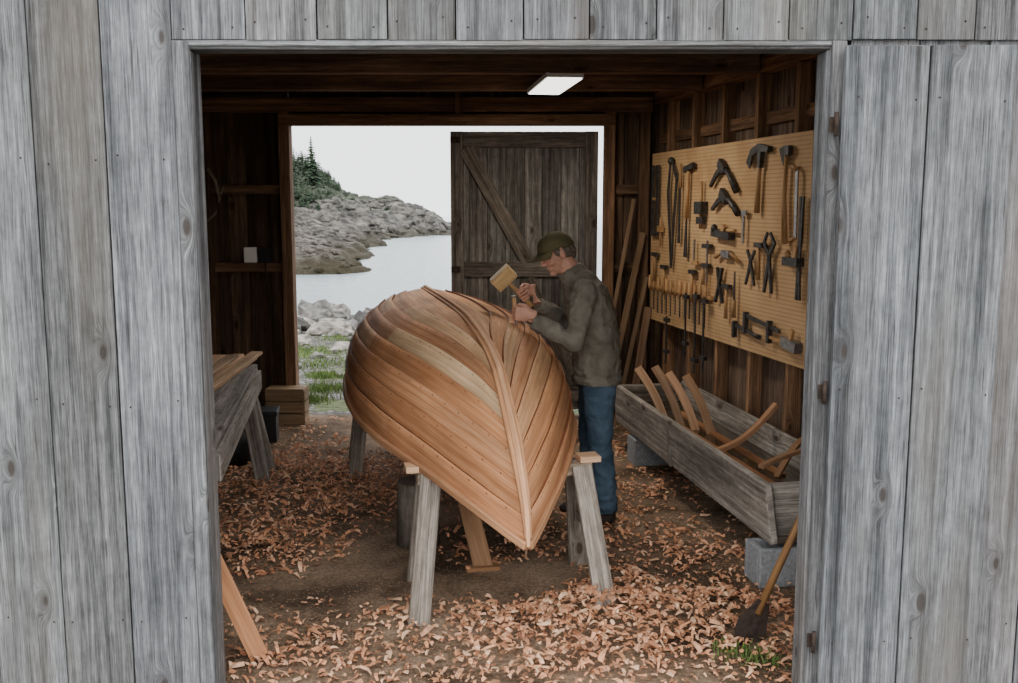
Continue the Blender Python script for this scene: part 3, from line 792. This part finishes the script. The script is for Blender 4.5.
# ---------------------------------------------------------------- bench on left
wb=empty('work_bench'); b=B()
for i in range(3):
    off=-.135-i*.2
    b.rect([(-1.70+off,6.75,.735),(-1.31+off,4.4,.735)],.19,.05,(0,0,1),tn(1.6,2.0,.03))
b.rect([(-1.72,6.72,.66),(-1.33,4.4,.66)],.03,.13,(0,0,1),(1.9,1.85,1.8))
b.obj('top_planks',[m_graybr],wb,bevel=.004)
b=B()
for yy,x0 in ((6.62,-1.74),(4.5,-1.62)):
    for q,dd in ((0,.09),(1,-.16)):
        b.rect([(x0+.07+.02*q,yy+dd,0),(x0-.06,yy+dd*.2,.71)],.095,.04,(0,-1,0),(1.7,1.6,1.5))
    b.rect([(x0-.62+(.2 if yy<5 else 0),yy+.02,0),(x0-.50+(.2 if yy<5 else 0),yy,.71)],.095,.04,(0,-1,0),(1.2,1.12,1.05))
    b.rect([(x0+.0,yy+.05,.35),(x0-.40,yy+.05,.35)],.02,.08,(0,0,1),(1.1,1.0,.9))
b.obj('trestle_legs',[m_graybr],wb,bevel=.004)
b=B()
for i in range(6):
    lx=-1.84-.095*(i%3)+R(-.015,.015); z=.775+.026*(i//3)
    b.rect([(lx+R(-.03,.03),6.95+R(-.1,.15),z),(lx+.10,5.2,z)],.08,.022,(0,0,1),tn(.65,.95,.06))
b.obj('cedar_lumber_stack',[m_cedar],bevel=.002)
tb=empty('toolbox'); b=B()
b.rect([(-2.25,7.6,.11),(-1.83,7.66,.11)],.22,.22,(0,0,1)); b.rect([(-2.26,7.6,.24),(-1.82,7.66,.24)],.23,.04,(0,0,1))
b.rect([(-2.12,7.62,.28),(-2.12,7.62,.31),(-1.96,7.64,.31),(-1.96,7.64,.28)],.02,.015,(0,1,0)); b.obj('case',[m_black],tb,bevel=.01)
b=B(); b.rect([(-2.14,7.49,.2),(-2.08,7.50,.2)],.01,.04,(0,0,1)); b.obj('red_latch',[plain('red_plastic',(.4,.02,.02))],tb)
b=B(); b.tube([(-1.98,6.95,.0),(-1.98,6.95,.02),(-1.98,6.95,.26)],[.10,.12,.14],16); b.tube([(-2.11,6.95,.25),(-2.05,6.93,.36),(-1.91,6.93,.36),(-1.85,6.95,.25)],.006,6); b.obj('black_bucket',[m_black])
b=B()
for z in (.05,.15,.25):
    b.rect([(-2.06,8.24,z),(-1.74,8.24,z)],.015,.092,(0,0,1),(.42,.46,.46)); b.rect([(-2.06,8.42,z),(-1.74,8.42,z)],.015,.092,(0,0,1),(.4,.42,.4))
    for x in (-2.06,-1.74): b.rect([(x,8.24,z),(x,8.42,z)],.015,.085,(0,0,1),(.4,.42,.4))
b.rect([(-2.06,8.33,.30),(-1.74,8.33,.30)],.2,.015,(0,0,1),(.5,.55,.52)); b.obj('wooden_crate',[m_cedar])
ob=empty('electrical_outlet'); b=B(); b.rect([(-2.25,8.43,1.43),(-2.14,8.43,1.43)],.04,.13,(0,0,1)); b.obj('plate',[m_white],ob,bevel=.006)
b=B(); b.rect([(-2.12,8.425,1.43),(-2.02,8.425,1.43)],.05,.12,(0,0,1)); b.tube([(-2.07,8.42,1.37),(-2.06,8.42,1.2),(-2.04,8.43,.9)],.006,6); b.obj('switch_box',[m_black],ob)
b=B()
b.tube([(-2.52,8.40,2.15),(-2.46,8.40,2.05),(-2.43,8.39,1.9),(-2.46,8.38,1.78),(-2.53,8.38,1.72)],[.014,.014,.013,.011,.006],8)
b.tube([(-2.43,8.39,1.92),(-2.38,8.37,2.0)],[.01,.004],6)
b.obj('boat_hook',[plain('old_horn',(.22,.18,.13),.7)])

# ---------------------------------------------------------------- shavings
m_chip=plain('cedar_shavings',(.70,.39,.235),.75,0,.2,60,.1,tint=True)
b=B()
def dens(x,y):
    d=.06+.75*max(0,noise.noise(V((x*1.5,y*1.5,5)))-.02)+.5*max(0,noise.noise(V((x*4,y*4,15))))
    for cx,cy,r,w in ((.30,4.02,.36,2.4),(-.15,4.05,.35,.5),(.75,4.35,.35,.7),(-1.35,5.3,.5,1.0),(-1.2,6.3,.45,.8),(-.75,6.6,.5,1.0),(1.05,4.3,.3,.8),(.9,5.2,.35,.8),(.75,6.3,.3,.6),(-.95,3.95,.3,.7),(-1.5,7.0,.5,.6),(-.2,5.1,.3,.4),(1.0,3.8,.25,.5),(-.45,4.25,.2,.7),(.45,4.5,.22,.8)):
        d+=w*math.exp(-((x-cx)**2+(y-cy)**2)/(r*r))
    for cx,cy,r,w in ((-.75,4.9,.45,.7),(0.0,4.75,.30,.6),(-1.0,7.9,.4,.4)):
        d-=w*math.exp(-((x-cx)**2+(y-cy)**2)/(r*r))
    return d
cnt=0
bases=[(1.0,1.0,1.0),(1.12,1.22,1.28),(.88,.75,.65),(1.15,1.02,.92),(.6,.52,.48),(1.2,1.36,1.42),(.95,.8,.7),(1.0,.9,.82),(.8,.66,.56)]
while cnt<11500:
    y=R(3.45,8.45); x=R(xl(y)+.05,xr(y)-.05)
    if y<3.62 and not(-1.0<x<1.0): continue
    d=dens(x,y)
    if R(0,1.5)>d: continue
    cnt+=1
    pile=.075*max(0,min(d,2.4)-.6); z=.014+R(0,1)*(pile+.006)
    ln=R(.012,.042); w=R(.0035,.010)
    if R(0,1)<.28: ln*=2.0; w*=1.2
    a=R(0,6.283)
    u=V((math.cos(a),math.sin(a),R(-.35,.35))).normalized(); s=V((-u.y,u.x,R(-.5,.5))).normalized()
    c=V((x,y,z)); up=u.cross(s)
    if up.z<0: up=-up
    cur=R(-.1,.75)*ln; tw=R(-.7,.7); bend=s*R(-.25,.25)*ln
    pts=[c-u*ln*.5,c-u*ln*.22+up*cur*.42+bend*.7,c+u*ln*.2+up*cur*.5+bend*.8,c+u*ln*.42+up*cur*.1]
    base=random.choice(bases); g=R(.72,1.1); tint=tuple(q*g for q in base)
    prev=None
    for i,p in enumerate(pts):
        sv=s*w*(1 if i in(1,2) else .65)+up*w*tw*(i-1.5)*.7
        v0=b.bm.verts.new(p-sv); v1=b.bm.verts.new(p+sv)
        if v0.co.z<.006: v0.co.z=.006
        if v1.co.z<.006: v1.co.z=.006
        if prev: b.face([prev[0],prev[1],v1,v0],[(0,0)]*4,tint,0)
        prev=(v0,v1)
b.obj('wood_shavings',[m_chip])

# ---------------------------------------------------------------- MAN
man=empty('boat_builder')
def cloth(name,c1,c2,sc=60,st=.4,wr=7.0):
    m=M(name); oc=m.n('TexCoord').outputs['Object']
    a=m.n('TexNoise',{},Vector=oc,Scale=wr,Detail=4.0,Roughness=.6,Distortion=.6).outputs[0]
    f=m.n('TexNoise',{},Vector=oc,Scale=float(sc*4),Detail=2.0).outputs[0]
    col=m.ramp(a,[(.3,c1),(.7,c2)])
    m.bump(m.math('ADD',a,m.math('MULTIPLY',f,.15)),st,.03)
    return m.fin(col,.9,Specular_IOR_Level=.15)
m_jacket=cloth('canvas_jacket',(.12,.105,.08),(.22,.20,.16),60,.8,9.0)
m_jeans=cloth('denim',(.035,.062,.092),(.10,.15,.205),60,.6)
m_boot=plain('leather_boot',(.03,.02,.015),.6)
m_cap=cloth('cap_fabric',(.085,.07,.035),(.14,.118,.062),60,.2)
m_skin=plain('skin',(.50,.26,.18),.55,0,.12,25,.1,.3)
m_hair=plain('greying_hair',(.13,.10,.075),.8,0,.4,90,.5)
def remesh(b,name,vox,mats,parent,smooth=3,fmat=None,disp=None):
    o=b.obj(name+'_src',mats)
    md=o.modifiers.new('r','REMESH'); md.mode='VOXEL'; md.voxel_size=vox; md.use_smooth_shade=True
    s=o.modifiers.new('s','SMOOTH'); s.factor=.5; s.iterations=smooth
    bpy.context.view_layer.update()
    dg=bpy.context.evaluated_depsgraph_get()
    me=D.meshes.new_from_object(o.evaluated_get(dg)); me.name=name
    D.objects.remove(o)
    me.materials.clear()
    for mm in mats: me.materials.append(mm)
    if disp:
        me.update()
        nrm=[v.normal.copy() for v in me.vertices]
        for v,n in zip(me.vertices,nrm): v.co+=n*disp(v.co)
    for p in me.polygons:
        p.use_smooth=True; p.material_index=fmat(p.center) if fmat else 0
    o=D.objects.new(name,me); COL.objects.link(o); o.parent=parent
    return o
FW=V((-1,-.12,0)).normalized()
b=B()
Yr=(0,1,0)
b.tube([(.515,5.67,.84),(.51,5.67,.90),(.505,5.67,1.02),(.495,5.67,1.13),(.47,5.67,1.26),(.435,5.67,1.36),(.40,5.67,1.43),(.365,5.67,1.475)],
       [(.135,.185),(.14,.19),(.138,.182),(.14,.185),(.138,.20),(.12,.20),(.09,.14),(.06,.075)],20,Yr)
b.tube([(.385,5.67,1.43),(.345,5.67,1.495)],[(.085,.09),(.072,.078)],16,Yr)
def arm(S,E,Wp,r=(.078,.062,.058,.05,.044)):
    S,E,Wp=V(S),V(E),V(Wp)
    c=V((.42,5.67,1.36))
    b.tube([c.lerp(S,.45),S,S.lerp(E,.5),E,E.lerp(Wp,.4),Wp.lerp(E,.03)],[.085,r[0],r[1]+.004,r[1],r[3]+.006,r[4]],14,(0,1,0.2))
    b.ell(E,(.058,.058,.058)); b.ell(S,(.08,.075,.08))
LS,LE,LW=(.415,5.475,1.365),(.36,5.385,1.105),(.125,5.415,1.222)
RS,RE,RW=(.39,5.855,1.375),(.36,5.93,1.13),(.165,5.80,1.275)
arm(LS,LE,LW); arm(RS,RE,RW)
def leg(hip,knee,ank):
    hip,knee,ank=V(hip),V(knee),V(ank)
    b.tube([hip+V((0,0,.08)),hip,hip.lerp(knee,.5),knee,knee.lerp(ank,.35),knee.lerp(ank,.97)],[(.10,.095),(.105,.098),(.088,.082),(.068,.066),(.068,.066),(.062,.062)],16,Yr)
leg((.515,5.585,.86),(.525,5.56,.49),(.575,5.57,.075))
leg((.51,5.765,.86),(.485,5.80,.49),(.53,5.83,.075))
b.ell((.51,5.67,.86),(.125,.17,.10))
for ax,ay in ((.575,5.57),(.53,5.83)):
    p=V((ax,ay,0))
    b.tube([p+V((.03,0,.05)),p+V((0,0,.055)),p+FW*.10+V((0,0,.048)),p+FW*.19+V((0,0,.035)),p+FW*.225+V((0,0,.028))],[(.035,.038),(.052,.044),(.042,.046),(.032,.046),(.02,.03)],14,Yr)
    b.tube([p+V((.0,0,.03)),p+V((0,0,.15))],[.05,.045],12,Yr)
def fm(c):
    if c.z<.085: return 2
    if c.z<.835: return 1
    return 0
def wr(c):
    if c.z<.085: return 0
    k=.011*noise.noise(V((c.x*11,c.y*11,c.z*22)))+.006*noise.noise(V((c.x*26,c.y*26,c.z*46)))
    if c.z<.83: k*=.8
    if .835<c.z<.87: k+=.010
    return k
remesh(b,'clothed_body',.0085,[m_jacket,m_jeans,m_boot],man,4,fm,wr)

hf=V((-.84,-.30,-.45)).normalized(); hl=V((0,0,1)).cross(hf).normalized(); hu=hf.cross(hl).normalized()
HC=V((.268,5.655,1.575))
RM=Matrix((hf,hl,hu)).transposed()
def hp(x,y,z): return HC+hf*x+hl*y+hu*z
b=B()
def he(x,y,z,rx,ry,rz,bb=None,mat=0,sub=3): (bb or b).ell(hp(x,y,z),(rx,ry,rz),RM,(1,1,1),mat,sub)
he(-.012,0,.035,.096,.076,.085); he(.018,0,-.01,.070,.066,.078); he(.026,0,-.055,.056,.052,.052); he(.060,0,-.092,.023,.024,.018)
he(.018,0,-.085,.05,.042,.022)
he(.050,.036,-.02,.030,.024,.026); he(.050,-.036,-.02,.030,.024,.026)
he(.076,0,.034,.014,.048,.012)
b.tube([hp(.080,0,.028),hp(.092,0,.006),hp(.105,0,-.020),hp(.090,0,-.030)],[.007,.0085,.0105,.009],10,hl)
he(.092,.011,-.024,.008,.007,.006); he(.092,-.011,-.024,.008,.007,.006)
he(.078,0,-.053,.010,.023,.0055); he(.076,0,-.064,.010,.020,.006); he(.070,0,-.058,.014,.028,.022)
for s in (1,-1):
    he(-.008,s*.077,-.002,.018,.008,.030); he(-.012,s*.080,-.002,.009,.007,.020)
b.tube([hp(-.02,0,-.03),V((.335,5.667,1.50)),V((.375,5.67,1.43))],[.060,.058,.064],16,Yr)
remesh(b,'head',.0032,[m_skin],man,2)
m_eye=plain('eye_white',(.6,.57,.52),.25); m_iris=plain('iris',(.04,.025,.015),.2)
b=B()
for s in (1,-1):
    he(.073,s*.031,.012,.012,.013,.009,b,0,2); he(.082,s*.031,.011,.0045,.006,.006,b,1,2)
b.obj('eyes',[m_eye,m_iris],man)
b=B()
for s in (1,-1): b.tube([hp(.088,s*.015,.027),hp(.089,s*.033,.031),hp(.074,s*.052,.026)],[.004,.005,.003],6,hu)
b.obj('eyebrows',[m_hair],man)
b=B()
he(-.040,0,.010,.078,.079,.075); he(-.07,0,-.025,.045,.058,.05)
for s in (1,-1): he(.012,s*.070,.022,.022,.012,.03)
remesh(b,'hair',.005,[m_hair],man,2,None,lambda c:.006*noise.noise(c*60))
b=B()
NA,NR=28,10
rings=[]
for j in range(NR+1):
    el=j/NR*math.pi/2; row=[]
    for i in range(NA):
        a=i*2*math.pi/NA
        x=-.012+.108*math.cos(a)*math.cos(el)**.85; y=.090*math.sin(a)*math.cos(el)**.85
        z=.040-.020*(1 if math.cos(a)<-.2 else 0)*(1-j/NR)+.086*math.sin(el)
        row.append(b.bm.verts.new(hp(x,y,z)))
    rings.append(row)
for j in range(NR):
    for i in range(NA):
        b.face([rings[j][i],rings[j][(i+1)%NA],rings[j+1][(i+1)%NA],rings[j+1][i]],[(0,0)]*4,(1,1,1),0,True)
o=b.obj('cap_crown',[m_cap],man,fixn=True); sm=o.modifiers.new('s','SOLIDIFY'); sm.thickness=.004
b=B(); grid=[]
for i in range(17):
    q=-1+2*i/16; row=[]
    for j in range(7):
        r=j/6; a=q*1.15
        x0=-.012+.104*math.cos(a); y0=.088*math.sin(a)
        x=x0+r*.078*math.cos(q*1.25)**.6
        y=y0*(1-.08*r); z=.044-.028*(q*q)*.9*r-.012*r
        row.append(b.bm.verts.new(hp(x,y,z)))
    grid.append(row)
for i in range(16):
    for j in range(6): b.face([grid[i][j],grid[i+1][j],grid[i+1][j+1],grid[i][j+1]],[(0,0)]*4,(1,1,1),0,True)
o=b.obj('cap_brim',[m_cap],man); sm=o.modifiers.new('s','SOLIDIFY'); sm.thickness=.005
b=B(); he(-.012,0,.127,.009,.009,.005,b,0,2); b.obj('cap_button',[m_cap],man)

def hand(name,grip,xd,yd,right,curl=(62,72,45),k=1.0,wrist=None):
    xd=V(xd).normalized(); yd=V(yd); yd=(yd-xd*yd.dot(xd)).normalized()
    zd=xd.cross(yd) if right else yd.cross(xd)
    O=V(grip)-xd*.092*k+zd*.028*k
    P=lambda x,y,z:O+(xd*x+yd*y+zd*z)*k
    b=B()
    rot=Matrix((xd,yd,zd)).transposed()
    b.ell(P(.048,0,0),(.052*k,.042*k,.017*k),rot); b.ell(P(.078,0,.001),(.022*k,.041*k,.013*k),rot)
    b.ell(P(.035,.022,-.012),(.032*k,.018*k,.016*k),rot)
    w=V(wrist) if wrist else P(-.04,0,0)
    b.tube([w,P(-.005,0,0),P(.03,0,0)],[.027*k,(.024*k,.030*k),(.018*k,.036*k)],12,yd)
    for y,ls in ((.031,(.042,.026,.020)),(.011,(.046,.030,.022)),(-.010,(.043,.028,.021)),(-.030,(.034,.021,.018))):
        p=P(.085,y,.002); pts=[P(.065,y*.95,0),p]; ang=0
        for l,cu in zip(ls,curl):
            ang+=math.radians(cu); p=p+(xd*math.cos(ang)-zd*math.sin(ang))*l*k; pts.append(p)
        b.tube(pts,[.009*k,.0098*k,.0088*k,.0080*k,.0066*k],10,yd)
        for q in pts[1:]: b.ell(q,(.0088*k,)*3,None,(1,1,1),0,2)
    pts=[P(.018,.025,-.008),P(.045,.044,-.020),P(.070,.046,-.038),P(.088,.034,-.052)]
    b.tube(pts,[.014*k,.0125*k,.0105*k,.0075*k],10,xd)
    for q,r in zip(pts[1:],(.0125,.0105,.0078)): b.ell(q,(r*k,)*3,None,(1,1,1),0,2)
    return remesh(b,name,.0026,[m_skin],man,2)
gl=V((.035,5.415,1.262)); cax=V((-.10,-.05,1)).normalized()
hand('left_hand',gl,(-1,-.05,.05),cax,False,wrist=LW)
mdir=V((-.62,-.18,.62)).normalized(); gr_=V((.075,5.765,1.325))
hand('right_hand',gr_,V((-.75,-.45,-.55)),mdir,True,wrist=RW)
b=B()
b.tube([gl-cax*.03,gl+cax*.09],[.011,.013],10,mat=1); b.tube([gl-cax*.085,gl-cax*.03],[.006,.008],8,mat=0); b.tube([gl+cax*.088,gl+cax*.097],.015,10,mat=0)
b.obj('chisel_in_hand',[m_steel,m_handle],man)
b=B()
mc=gr_+mdir*.155
b.tube([gr_-mdir*.09,gr_,mc],[.016,.0135,.012],10)
hx_=V((.68,-.1,.68)); hx_=(hx_-mdir*hx_.dot(mdir)).normalized()
b.rect([mc-hx_*.068,mc+hx_*.068],.088,.072,mdir.cross(hx_),(1.35,1.5,1.5))
b.obj('wooden_mallet',[m_handle],man,bevel=.006)

# ---------------------------------------------------------------- lights / camera
w=D.worlds.new('overcast'); SC.world=w; w.use_nodes=True
bg=w.node_tree.nodes['Background']; bg.inputs[0].default_value=(.96,.98,1,1); bg.inputs[1].default_value=2.75
s=D.lights.new('overcast_sun','SUN'); s.energy=1.4; s.angle=math.radians(70); s.color=(1,.97,.93)
o=D.objects.new('overcast_sun',s); COL.objects.link(o); o.rotation_euler=(math.radians(48),0,math.radians(12))
l=D.lights.new('lamp_light','AREA'); l.shape='RECTANGLE'; l.size=.22; l.size_y=.9; l.energy=24; l.color=(1,.91,.78)
o=D.objects.new('lamp_light',l); COL.objects.link(o); o.location=(.3,6.88,2.635); o.rotation_euler=(0,0,math.radians(6)); 
cam=D.cameras.new('camera'); cam.lens=35; cam.sensor_width=36; cam.clip_end=2500
o=D.objects.new('camera',cam); COL.objects.link(o); o.location=(0,0,H)
o.rotation_euler=(math.radians(90-7.85),0,0)
SC.camera=o
